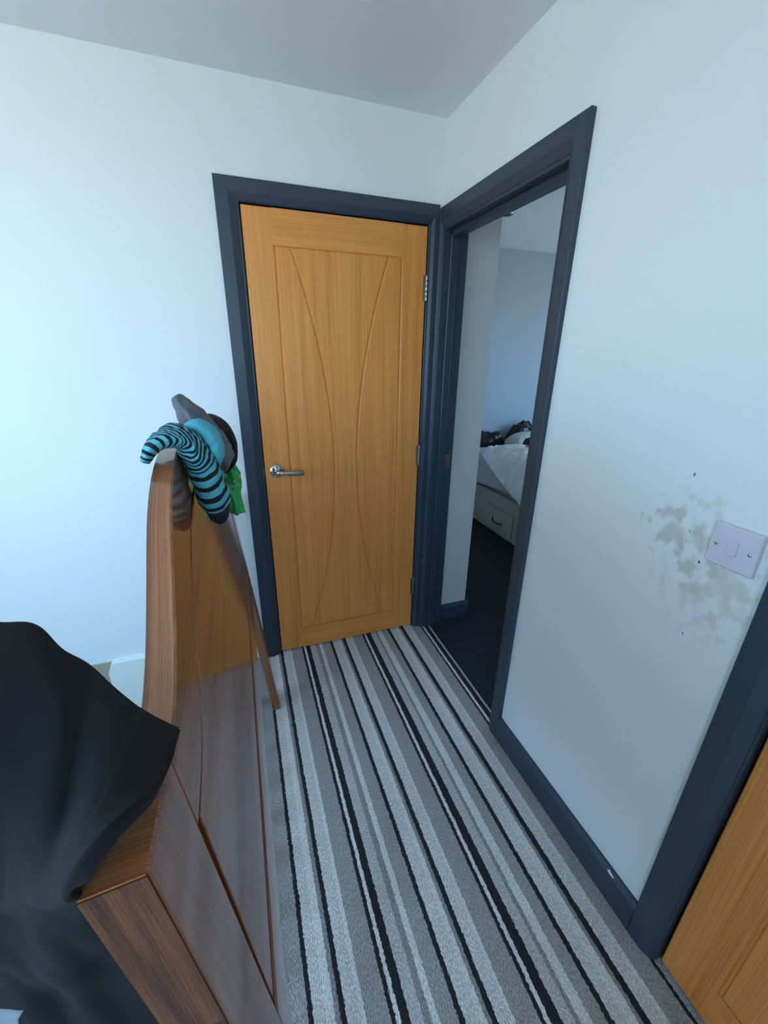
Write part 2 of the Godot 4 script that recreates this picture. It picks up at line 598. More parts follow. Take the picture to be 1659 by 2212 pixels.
# architrave profile swept round an opening: a0..a1 is the opening, top its height, w the width; left and right may be narrower
func architrave(called: String, place: Callable, a0: float, a1: float, y0: float, top: float, wl: float, wr: float, wt: float) -> void:
	var o := Node3D.new()
	o.name = called
	o.set_meta("kind", "structure")
	add_child(o)
	# profile across the moulding: fraction of width from the outer edge, thickness
	var prof := [[0.0, 0.0], [0.0, 0.016], [0.03, 0.018], [0.62, 0.018], [0.68, 0.0165], [0.95, 0.008], [1.0, 0.006], [1.0, 0.0]]
	for k in 3:
		var part: String = ["leg", "head", "leg"][k]
		var st := tool()
		for i in prof.size() - 1:
			var q := []
			for e in [prof[i], prof[i + 1]]:
				var f: float = 1.0 - e[0]
				var t: float = e[1]
				var L := Vector2(a0 - wl * f, top + wt * f)
				var R := Vector2(a1 + wr * f, top + wt * f)
				if part == "head":
					q.append(place.call(L.x, L.y, t))
					q.append(place.call(R.x, R.y, t))
				elif k == 2:
					q.append(place.call(R.x, y0, t))
					q.append(place.call(R.x, R.y, t))
				else:
					q.append(place.call(L.x, y0, t))
					q.append(place.call(L.x, L.y, t))
			var centre: Vector3 = place.call((a0 + a1) / 2.0, (y0 + top) / 2.0, 0.0)
			var out: Vector3 = place.call(0.0, 0.0, 1.0) - place.call(0.0, 0.0, 0.0)
			var hint: Vector3 = out
			var face: Vector3 = (q[1] - q[0]).cross(q[2] - q[0])
			if i == 0:
				hint = (q[0] - centre) - out * (q[0] - centre).dot(out)
			elif i == prof.size() - 2:
				hint = (centre - q[0]) - out * (centre - q[0]).dot(out)
			if face.length() < 1e-9:
				continue
			quad(st, q[0], q[1], q[3], q[2], hint)
		mesh_node("architrave_" + part, st, M.trim, o)

func build_doorways() -> void:
	var on_back := func(a: float, y: float, t: float) -> Vector3: return Vector3(a, y, t)
	var on_right := func(a: float, y: float, t: float) -> Vector3: return Vector3(-t, y, a)
	architrave("trim_2", on_back, -0.815, -0.05, 0.0, 2.0, 0.072, 0.032, 0.066)
	architrave("trim_3", on_right, 0.031, 0.751, 0.0, 1.985, 0.013, 0.064, 0.07)
	architrave("trim_4", on_right, 1.531, 2.329, 0.0, 1.995, 0.068, 0.068, 0.07)
	# linings: jambs, head and stop
	var st := tool()
	box(st, Vector3(-0.835, -0.02, -0.12), Vector3(-0.807, 2.01, 0.004), 0.002)
	box(st, Vector3(-0.057, -0.02, -0.12), Vector3(-0.03, 2.01, 0.004), 0.002)
	box(st, Vector3(-0.835, 1.997, -0.12), Vector3(-0.03, 2.02, 0.004), 0.002)
	box(st, Vector3(-0.81, 0.0, -0.085), Vector3(-0.79, 1.997, -0.05))
	box(st, Vector3(-0.075, 0.0, -0.085), Vector3(-0.055, 1.997, -0.05))
	box(st, Vector3(-0.81, 1.975, -0.085), Vector3(-0.055, 1.997, -0.05))
	box(st, Vector3(-0.835, -0.03, -0.14), Vector3(-0.03, 2.02, -0.1))
	struct("door_1", st, M.trim)
	st = tool()
	box(st, Vector3(-0.004, 0.0, 0.005), Vector3(0.115, 2.0, 0.033), 0.002)
	box(st, Vector3(-0.004, 0.0, 0.749), Vector3(0.115, 2.0, 0.775), 0.002)
	box(st, Vector3(-0.004, 1.975, 0.005), Vector3(0.115, 2.0, 0.775), 0.002)
	box(st, Vector3(0.03, 0.0, 0.031), Vector3(0.065, 1.975, 0.044), 0.003)
	box(st, Vector3(0.03, 0.0, 0.738), Vector3(0.065, 1.975, 0.75), 0.003)
	box(st, Vector3(0.03, 1.955, 0.031), Vector3(0.065, 1.976, 0.75), 0.003)
	var d2 := struct("door_2", st, M.trim)
	st = tool()
	box(st, Vector3(0.072, 0.96, 0.0325), Vector3(0.098, 1.03, 0.0345), 0.0006)
	box(st, Vector3(0.078, 0.985, 0.034), Vector3(0.094, 1.005, 0.0365), 0.0006)
	mesh_node("strike_plate", st, M.brass, d2)
	st = tool()
	box(st, Vector3(-0.004, 0.0, 1.505), Vector3(0.115, 2.01, 1.535), 0.002)
	box(st, Vector3(-0.004, 0.0, 2.325), Vector3(0.115, 2.01, 2.35), 0.002)
	box(st, Vector3(-0.004, 1.992, 1.505), Vector3(0.115, 2.02, 2.35), 0.002)
	box(st, Vector3(0.07, 0.0, 1.505), Vector3(0.11, 2.01, 2.35))
	struct("door_3", st, M.trim)
	# skirtings
	st = tool()
	plate(st, PackedVector2Array([Vector2(0.0, 0.0), Vector2(0.018, 0.0), Vector2(0.018, 0.095), Vector2(0.008, 0.108), Vector2(0.0, 0.108)]), 0.815, 1.463, 0.0, func(a: float, y: float, t: float) -> Vector3: return Vector3(-a, y, t))
	var sk := struct("baseboard_right", st, M.trim)
	st = tool()
	plate(st, PackedVector2Array([Vector2(1.368, 0.1005), Vector2(1.376, 0.098), Vector2(1.389, 0.0985), Vector2(1.391, 0.101), Vector2(1.38, 0.1025), Vector2(1.372, 0.1045)]), 0.0, 0.0006, 0.0, func(a: float, y: float, t: float) -> Vector3: return Vector3(-0.018 + (y - 0.095) * 0.77 - t, y, a))
	mesh_node("paint_chip", st, M.white_gloss, sk)
	st = tool()
	plate(st, PackedVector2Array([Vector2(-0.005, 0.0), Vector2(0.013, 0.0), Vector2(0.013, 0.085), Vector2(0.003, 0.1), Vector2(-0.005, 0.1)]), 0.114, 0.312, 0.0, func(a: float, y: float, t: float) -> Vector3: return Vector3(t, y, a))
	struct("baseboard_bedroom", st, M.trim)

# oak door with two arcs routed between the stiles; a runs along the leaf from its left edge
func oak_door(called: String, label: String, place: Callable, at: Vector3, wide: float, tall: float, wood: Material) -> Node3D:
	var o := thing(called, label, "door", at)
	var sw := 0.113
	var top := tall - 0.122
	var low := 0.124
	var g := 0.0036
	var th := 0.036
	var st := tool()
	plate(st, rect(0.0, 0.0, wide, tall), -th - 0.002, -0.005, 0.0, place)
	mesh_node("core", st, wood, o)
	for s in [[0.0, sw], [wide - sw, wide]]:
		st = tool()
		plate(st, rect(s[0] + (g if s[0] > 0.0 else 0.0), 0.0, s[1] - (g if s[0] == 0.0 else 0.0), tall), -th, 0.0, 0.0026, place)
		mesh_node("stile", st, wood, o)
	var across: Vector3 = (place.call(1.0, 0.0, 0.0) - place.call(0.0, 0.0, 0.0)).normalized()
	for s in [[0.0, low - g], [top + g, tall]]:
		st = tool()
		plate(st, rect(sw - g - 0.0027, s[0], wide - sw + g + 0.0027, s[1]), -th, 0.0002, 0.0, place, across)
		mesh_node("rail", st, wood, o)
	# arcs
	var cx := wide / 2.0
	var half_end := 0.2
	var half_mid := 0.054
	var left := []
	var right := []
	for i in 33:
		var f := i / 32.0
		var y := lerpf(low, top, f)
		var k := 1.0 - pow(2.0 * f - 1.0, 2.0)
		var w := half_end - (half_end - half_mid) * k
		left.append(Vector2(cx - w, y))
		right.append(Vector2(cx + w, y))
	var middle := PackedVector2Array()
	for i in 33:
		middle.append(left[i] + Vector2(g, 0))
	for i in 33:
		middle.append(right[32 - i] - Vector2(g, 0))
	var lune_l := PackedVector2Array([Vector2(sw + g, low), Vector2(sw + g, top)])
	for i in 33:
		lune_l.append(left[32 - i] - Vector2(g, 0))
	var lune_r := PackedVector2Array([Vector2(wide - sw - g, low), Vector2(wide - sw - g, top)])
	for i in 33:
		lune_r.append(right[32 - i] + Vector2(g, 0))
	for pg in [lune_l, middle, lune_r]:
		st = tool()
		plate(st, pg, -th, 0.0, 0.0026, place)
		mesh_node("panel", st, wood, o)
	return o

func build_doors() -> void:
	var flat := func(a: float, y: float, t: float) -> Vector3: return Vector3(a, y, t)
	var d := oak_door("oak_door", "closed oak door with two curved grooves and a chrome lever on the back wall", flat, Vector3(-0.803, 0.008, 0.0), 0.742, 1.983, M.oak)
	# lever handle
	var h := Vector3(0.049, 0.99, 0.0)
	var st := tool()
	lathe(st, h, Vector3(0, 0, 1), [[0.0, 0.0], [0.030, 0.0], [0.030, 0.006], [0.028, 0.009], [0.0, 0.0095]], 32)
	var rose := mesh_node("rose", st, M.chrome, d)
	st = tool()
	var neck := [h + Vector3(0, 0, 0.008), h + Vector3(0, 0, 0.03), h + Vector3(0.004, 0, 0.042), h + Vector3(0.016, -0.001, 0.048), h + Vector3(0.046, -0.003, 0.048)]
	tube(st, neck, [0.009, 0.009, 0.009, 0.009, 0.009], [0.009, 0.009, 0.009, 0.009, 0.009], Vector3.UP, 20, 16)
	var lever := mesh_node("lever", st, M.chrome, d)
	st = tool()
	lathe(st, h + Vector3(0.042, -0.003, 0.048), Vector3(1, -0.04, 0), [[0.0, 0.0], [0.0105, 0.0], [0.0118, 0.002], [0.0118, 0.072], [0.010, 0.074], [0.0, 0.074]], 20)
	mesh_node("grip", st, M.satin, lever)
	# latch on the leading edge
	st = tool()
	box(st, Vector3(-0.007, 0.972, -0.03), Vector3(0.0, 1.0, -0.004), 0.002)
	mesh_node("latch", st, M.steel, d)
	# hinges at the right edge
	for y in [1.705, 0.965, 0.215]:
		st = tool()
		for k in 5:
			lathe(st, Vector3(0.7455, y + k * 0.02, 0.004), Vector3.UP, [[0.0, 0.0005], [0.0052, 0.0005], [0.0056, 0.002], [0.0056, 0.018], [0.0052, 0.0195], [0.0, 0.0195]], 14)
		box(st, Vector3(0.73, y, -0.002), Vector3(0.7455, y + 0.1, 0.0005))
		mesh_node("hinge", st, M.steel, d)
	var side := func(a: float, y: float, t: float) -> Vector3: return Vector3(-t, y, a)
	oak_door("oak_door", "closed oak door in the right wall below the light switch, mostly out of view", side, Vector3(0.012, 0.008, 1.541), 0.78, 1.98, M.oak)

# ---------------------------------------------------------------- headboard leaning on the banister
const LEAN := 0.103
var board_root: Node3D

func on_board(lx: float, ly: float, lz: float) -> Vector3:
	var th := atan(LEAN)
	return Vector3(-0.851, 0, 0) + Vector3(cos(th), sin(th), 0) * lx + Vector3(-sin(th), cos(th), 0) * ly + Vector3(0, 0, lz)

func build_headboard() -> void:
	var o := thing("headboard", "dark-stained wooden headboard with an arched top, leaning on its legs over the carpet edge", "headboard", Vector3(-0.851, 0.0, 0.0))
	o.rotation.z = atan(LEAN)
	board_root = o
	var mid := 0.97
	var top_half := [Vector2(0.97, 1.362), Vector2(1.05, 1.359), Vector2(1.12, 1.352), Vector2(1.187, 1.342), Vector2(1.245, 1.326), Vector2(1.303, 1.302), Vector2(1.378, 1.260), Vector2(1.44, 1.226), Vector2(1.49, 1.205), Vector2(1.53, 1.196), Vector2(1.562, 1.195)]
	var low_half := [Vector2(0.97, 1.274), Vector2(1.09, 1.267), Vector2(1.17, 1.254), Vector2(1.24, 1.233), Vector2(1.31, 1.199), Vector2(1.39, 1.151), Vector2(1.45, 1.121), Vector2(1.50, 1.107), Vector2(1.562, 1.103)]
	var full := func(half: Array) -> PackedVector2Array:
		var p := []
		for q in half:
			p.append(Vector3(q.x, q.y, 0))
		var r := PackedVector2Array()
		var n := 28
		for i in n + 1:
			var c := catmull(p, 1.0 - float(i) / n)
			r.append(Vector2(2.0 * mid - c.x, c.y))
		for i in range(1, n + 1):
			var c := catmull(p, float(i) / n)
			r.append(Vector2(c.x, c.y))
		return r
	var upper: PackedVector2Array = full.call(top_half)
	var lower: PackedVector2Array = full.call(low_half)
	var place := func(a: float, y: float, t: float) -> Vector3: return Vector3(t, y, a)
	var along := Vector3(0, 0, 1)
	# arched top rail
	var pg := upper.duplicate()
	for i in lower.size():
		pg.append(lower[lower.size() - 1 - i])
	var st := tool()
	plate(st, pg, -0.029, 0.0, 0.0022, place, along)
	mesh_node("top_rail", st, M.board, o)
	# legs run the full height
	for s in [0, 1]:
		var a0 := 1.563 if s == 0 else 0.29
		var a1 := 1.65 if s == 0 else 0.377
		pg = PackedVector2Array([Vector2(a0, 0.0), Vector2(a1, 0.0), Vector2(a1, 1.203), Vector2(a0, 1.195)])
		if s == 1:
			pg = PackedVector2Array([Vector2(a0, 0.0), Vector2(a1, 0.0), Vector2(a1, 1.195), Vector2(a0, 1.203)])
		st = tool()
		plate(st, pg, -0.038 if s == 0 else -0.031, 0.001, 0.0022, place, Vector3.UP)
		mesh_node("leg", st, M.board, o)
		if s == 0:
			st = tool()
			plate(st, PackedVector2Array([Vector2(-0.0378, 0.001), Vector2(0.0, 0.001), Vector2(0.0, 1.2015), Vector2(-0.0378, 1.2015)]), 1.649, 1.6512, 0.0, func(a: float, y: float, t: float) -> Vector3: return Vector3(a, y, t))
			mesh_node("shaded_edge", st, M.shaded_wood, o)  # thin plate over the near leg's end, shade painted into its colour
	# bottom rail
	st = tool()
	plate(st, rect(0.378, 0.612, 1.562, 0.716), -0.029, 0.0, 0.003, place, along)
	mesh_node("bottom_rail", st, M.board, o)
	# panel, set a little behind the frame with a shadow gap below and at the ends
	pg = PackedVector2Array()
	for q in lower:
		if q.x > 0.386 and q.x < 1.554:
			pg.append(Vector2(q.x, q.y - 0.007))
	pg.append(Vector2(1.554, 0.741))
	pg.append(Vector2(0.386, 0.741))
	st = tool()
	plate(st, pg, -0.016, -0.0006, 0.001, place, along)
	mesh_node("panel", st, M.board, o)
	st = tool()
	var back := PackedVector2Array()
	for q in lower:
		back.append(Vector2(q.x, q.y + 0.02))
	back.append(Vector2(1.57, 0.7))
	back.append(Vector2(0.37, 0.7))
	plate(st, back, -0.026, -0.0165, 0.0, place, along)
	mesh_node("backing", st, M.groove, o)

func build_balustrade() -> void:
	var o := thing("balustrade", "stair balustrade with square spindles behind the leaning headboard", "balustrade", Vector3(-1.005, 0.006, 0.0))
	var st := tool()
	box(st, Vector3(-0.062, 0.878, 0.002), Vector3(0.026, 0.92, 1.47), 0.008, Vector3(0, 0, 1))
	mesh_node("handrail", st, M.oak, o)
	st = tool()
	box(st, Vector3(-0.03, 0.0, 0.002), Vector3(0.03, 0.03, 1.47), 0.004, Vector3(0, 0, 1))
	mesh_node("base_rail", st, M.white_gloss, o)
	st = tool()
	box(st, Vector3(-0.15, 0.0, 1.45), Vector3(-0.06, 1.14, 1.535), 0.006)
	box(st, Vector3(-0.155, 1.14, 1.445), Vector3(-0.055, 1.155, 1.54), 0.005)
	mesh_node("newel_post", st, M.oak, o)
	for k in 11:
		st = tool()
		var z := 0.11 + k * 0.125
		box(st, Vector3(-0.017, 0.03, z - 0.017), Vector3(0.017, 0.878, z + 0.017), 0.003)
		mesh_node("spindle", st, M.white_gloss, o)

func shirt_grid(rows: Array, nu: int, nv: int) -> Array:
	var out := []
	for i in nv + 1:
		var ring := []
		for j in nu + 1:
			var col := []
			for r in rows:
				col.append(catmull(r, float(j) / nu))
			ring.append(catmull(col, float(i) / nv))
		out.append(ring)
	return out

func build_shirt() -> void:
	var V := func(x: float, y: float, z: float) -> Vector3: return Vector3(x, y, z)
	var rows := [
		[Vector3(-1.145, 1.295, 1.463), Vector3(-1.094, 1.287, 1.475), Vector3(-1.072, 1.279, 1.475), Vector3(-1.055, 1.258, 1.486), Vector3(-1.034, 1.241, 1.495), Vector3(-0.998, 1.221, 1.531), Vector3(-0.967, 1.197, 1.545)],
		[Vector3(-1.122, 1.283, 1.515), Vector3(-1.081, 1.271, 1.517), Vector3(-1.061, 1.263, 1.519), Vector3(-1.045, 1.250, 1.527), Vector3(-1.030, 1.235, 1.532), Vector3(-1.000, 1.223, 1.558), Vector3(-0.967, 1.202, 1.562)],
		[Vector3(-1.108, 1.263, 1.555), Vector3(-1.071, 1.249, 1.556), Vector3(-1.053, 1.241, 1.560), Vector3(-1.038, 1.234, 1.565), Vector3(-1.026, 1.224, 1.569), Vector3(-1.003, 1.223, 1.582), Vector3(-0.968, 1.204, 1.582)],
		[Vector3(-1.100, 1.241, 1.584), Vector3(-1.064, 1.229, 1.586), Vector3(-1.049, 1.223, 1.591), Vector3(-1.036, 1.219, 1.596), Vector3(-1.025, 1.212, 1.597), Vector3(-1.004, 1.222, 1.607), Vector3(-0.973, 1.214, 1.611)],
		[Vector3(-1.100, 1.211, 1.600), Vector3(-1.065, 1.198, 1.605), Vector3(-1.051, 1.199, 1.612), Vector3(-1.038, 1.201, 1.618), Vector3(-1.025, 1.205, 1.623), Vector3(-1.008, 1.222, 1.634), Vector3(-0.987, 1.233, 1.644)],
		[Vector3(-1.111, 1.173, 1.602), Vector3(-1.074, 1.159, 1.609), Vector3(-1.063, 1.163, 1.615), Vector3(-1.049, 1.175, 1.625), Vector3(-1.036, 1.188, 1.635), Vector3(-1.024, 1.195, 1.645), Vector3(-1.006, 1.219, 1.662)],
		[Vector3(-1.132, 1.129, 1.586), Vector3(-1.092, 1.114, 1.594), Vector3(-1.075, 1.120, 1.601), Vector3(-1.056, 1.130, 1.610), Vector3(-1.039, 1.138, 1.616), Vector3(-1.026, 1.139, 1.616), Vector3(-1.015, 1.142, 1.615)],
		[Vector3(-1.152, 1.080, 1.576), Vector3(-1.105, 1.072, 1.589), Vector3(-1.091, 1.074, 1.594), Vector3(-1.076, 1.072, 1.598), Vector3(-1.059, 1.065, 1.598), Vector3(-1.043, 1.054, 1.596), Vector3(-1.027, 1.041, 1.590)],
		[Vector3(-1.182, 1.001, 1.564), Vector3(-1.130, 0.990, 1.579), Vector3(-1.111, 0.985, 1.584), Vector3(-1.089, 0.975, 1.587), Vector3(-1.065, 0.960, 1.587), Vector3(-1.039, 0.943, 1.583), Vector3(-1.011, 0.927, 1.580)],
		[Vector3(-1.215, 0.895, 1.562), Vector3(-1.159, 0.884, 1.578), Vector3(-1.130, 0.875, 1.586), Vector3(-1.099, 0.862, 1.591), Vector3(-1.067, 0.845, 1.595), Vector3(-1.034, 0.826, 1.596), Vector3(-0.997, 0.808, 1.597)]]
	var o := thing("tshirt", "black T-shirt draped over the near end of the headboard and the newel post", "t-shirt", Vector3.ZERO)
	var g := shirt_grid(rows, 60, 81)
	var folds := noise(44, 9.0, 2)
	for i in g.size():
		for j in g[0].size():
			var p: Vector3 = g[i][j]
			var low := clampf((1.16 - p.y) / 0.12, 0.0, 1.0)
			var amount := 0.0015 + 0.006 * low
			p += Vector3(0.35, 0.1, 0.93) * folds.get_noise_3d(p.x * 2.2, p.y * 0.7 + p.x * 0.5, p.z) * amount * 2.0
			g[i][j] = p
	var st := tool()
	sheet(st, g, 0.006)
	mesh_node("body", st, M.black_cloth, o)
	# turned hem round the sleeve end
	var hem := []
	for i in range(0, 46):
		var ring := []
		for j in range(50, 61):
			var p: Vector3 = g[i][j]
			var du: Vector3 = g[i][mini(j + 1, 60)] - g[i][j - 1]
			var dv: Vector3 = g[i + 1][j] - g[maxi(i - 1, 0)][j]
			ring.append(p - du.cross(dv).normalized() * -0.0022)
		hem.append(ring)
	st = tool()
	sheet(st, hem, 0.0115)
	mesh_node("sleeve_hem", st, M.black_cloth, o)
	# pale printed patch low on the front
	var print_grid := []
	for i in range(72, 81):
		var ring := []
		for k in 13:
			var x := lerpf(2.0, 20.5 - (i - 72) * 1.3 + 1.6 * sin(i * 1.1), k / 12.0)
			var j := int(x)
			var p: Vector3 = g[i][j].lerp(g[i][j + 1], x - j)
			var du: Vector3 = g[i][j + 1] - g[i][j]
			var dv: Vector3 = g[i][j] - g[i - 1][j]
			ring.append(p + du.cross(dv).normalized() * -0.0034)
		print_grid.append(ring)
	st = tool()
	sheet(st, print_grid, 0.001, false)
	mesh_node("print", st, plain(Color(0.47, 0.5, 0.52), 0.9), o)

# ---------------------------------------------------------------- switch
func build_switch() -> void:
	var o := thing("light_switch", "white square single light switch with two screws on the right wall", "light switch", Vector3(0.0, 1.152, 1.392))
	var st := tool()
	box(st, Vector3(-0.012, -0.043, -0.043), Vector3(0.0, 0.043, 0.043), 0.0025)
	mesh_node("plate", st, M.switch_white, o)
	st = tool()
	box(st, Vector3(-0.0165, -0.0145, -0.009), Vector3(-0.011, 0.0145, 0.009), 0.0015)
	mesh_node("rocker", st, M.switch_white, o)
	for z in [-0.03, 0.03]:
		st = tool()
		lathe(st, Vector3(-0.0118, 0.0, z), Vector3(-1, 0, 0), [[0.0037, 0.0], [0.0037, 0.0006], [0.0025, 0.0018], [0.0, 0.0022]], 16)
		mesh_node("screw", st, M.chrome, o)

# ---------------------------------------------------------------- things on the headboard
func build_clothes() -> void:
	var st: SurfaceTool
	# striped sock over the crest
	var path := []
	for q in [[-0.039, 1.353, 1.165], [-0.026, 1.371, 1.16], [-0.008, 1.378, 1.145], [0.013, 1.371, 1.125], [0.026, 1.335, 1.10], [0.03, 1.29, 1.085], [0.032, 1.245, 1.07], [0.032, 1.205, 1.06]]:
		path.append(on_board(q[0], q[1], q[2]))
	var o := thing("striped_sock", "teal and navy striped sock with a navy toe hanging over the headboard's arch", "sock", Vector3.ZERO)
	var im := Image.create(16, 512, false, Image.FORMAT_RGB8)
	var teal := Color(0.32, 0.68, 0.74)
	var navy := Color(0.05, 0.07, 0.12)
	for y in 512:
		var v := y / 512.0
		var c := teal
		if v < 0.30:
			c = navy if fmod(v * 24.0, 1.0) < 0.45 else teal
		elif v < 0.58:
			c = navy if fmod(v * 28.0, 1.0) < 0.5 else teal
		elif v < 0.86:
			c = navy if fmod(v * 16.0, 1.0) < 0.38 else teal
		else:
			c = Color(0.075, 0.095, 0.17)
		for x in 16:
			im.set_pixel(x, y, c)
	var sm := plain(Color.WHITE, 0.9)
	sm.albedo_texture = ImageTexture.create_from_image(im)
	var wr := noise(81, 3.0, 2)
	st = tool()
	tube(st, path, [0.018, 0.034, 0.038, 0.04, 0.042, 0.042, 0.042, 0.022], [0.006, 0.011, 0.013, 0.018, 0.024, 0.027, 0.028, 0.012], Vector3(0, 0, 1), 60, 28, func(t: float, a: float) -> float: return 1.0 + 0.14 * wr.get_noise_2d(t * 3.0, cos(a) * 0.6 + 4.0))
	mesh_node("body", st, sm, o)
	# plain teal heel
	path = []
	for q in [[0.012, 1.378, 1.075], [0.034, 1.38, 1.07], [0.05, 1.36, 1.065], [0.053, 1.33, 1.065], [0.046, 1.305, 1.07]]:
		path.append(on_board(q[0], q[1], q[2]))
	st = tool()
	tube(st, path, [0.01, 0.032, 0.04, 0.038, 0.014], [0.006, 0.013, 0.016, 0.015, 0.006], Vector3(0, 0, 1), 30, 24, func(t: float, a: float) -> float: return 1.0 + 0.12 * wr.get_noise_2d(t * 2.0 + 9.0, cos(a) * 0.8))
	mesh_node("heel", st, plain(teal, 0.9), o)
	# grey cap with a dark peak
	o = thing("cap", "crumpled dark grey cloth cap with a rounded black peak on the headboard's crest", "cap", Vector3.ZERO)
	path = []
	for q in [[0.045, 1.268, 0.96], [0.044, 1.297, 0.96], [0.037, 1.335, 0.96], [0.016, 1.385, 0.955], [-0.002, 1.424, 0.95]]:
		path.append(on_board(q[0], q[1], q[2]))
	st = tool()
	tube(st, path, [0.02, 0.055, 0.055, 0.042, 0.012], [0.01, 0.033, 0.031, 0.024, 0.008], Vector3(0, 0, 1), 60, 40, func(t: float, a: float) -> float: return 1.0 + 0.2 * wr.get_noise_2d(t * 1.6 + 20.0, cos(a) * 1.2 + sin(a) * 0.4) + 0.07 * sin(a * 6.0 + t * 11.0 + 2.0 * sin(t * 5.0)))
	var grey := plain(Color(0.34, 0.36, 0.39), 0.6)
	mesh_node("crown", st, grey, o)
	path = []
	for q in [[0.04, 1.228, 0.80], [0.056, 1.262, 0.80], [0.061, 1.30, 0.80], [0.056, 1.338, 0.80], [0.04, 1.36, 0.81]]:
		path.append(on_board(q[0], q[1], q[2]))
	st = tool()
	tube(st, path, [0.02, 0.06, 0.07, 0.06, 0.02], [0.006, 0.016, 0.018, 0.014, 0.005], Vector3(0.25, 0, 1), 30, 28)
	mesh_node("peak", st, plain(Color(0.035, 0.04, 0.06), 0.85), o)
	# green plastic bag
	o = thing("plastic_bag", "crumpled green plastic bag with white print hanging at the headboard's far end", "bag", Vector3.ZERO)
	var grid := []
	var cr := noise(91, 14.0, 3)
	for i in 41:
		var row := []
		var v := i / 40.0
		for j in 25:
			var u := j / 24.0
			var w := lerpf(0.022, 0.066, sqrt(v)) * (1.0 + 0.35 * sin(v * 5.0))
			var off := 0.012 + u * w + 0.014 * cr.get_noise_2d(u * 0.08, v * 0.10)
			var up := lerpf(1.23, 1.04, v) + 0.02 * u * sin(v * 3.0) + 0.01 * cr.get_noise_2d(u * 0.06 + 5.0, v * 0.06)
			var z := 0.66 - 0.05 * v + 0.03 * cr.get_noise_2d(u * 0.08 + 11.0, v * 0.1)
			row.append(on_board(off, up, z))
		grid.append(row)
	st = tool()
	sheet(st, grid, 0.004)
	var bi := Image.create(128, 256, false, Image.FORMAT_RGB8)
	bi.fill(Color(0.17, 0.70, 0.38))
	var rng := RandomNumberGenerator.new()
	rng.seed = 5
	for k in 9:
		var bx := rng.randi_range(10, 100)
		var by := rng.randi_range(60, 210)
		for s in 12:
			bi.fill_rect(Rect2i(bx + s, by + absi(s - 6), 4, 5), Color(0.82, 0.86, 0.78))
	bi.fill_rect(Rect2i(0, 0, 128, 14), Color(0.8, 0.85, 0.78))
	var bm := plain(Color.WHITE, 0.3)
	bm.albedo_texture = ImageTexture.create_from_image(bi)
	mesh_node("bag_film", st, bm, o)

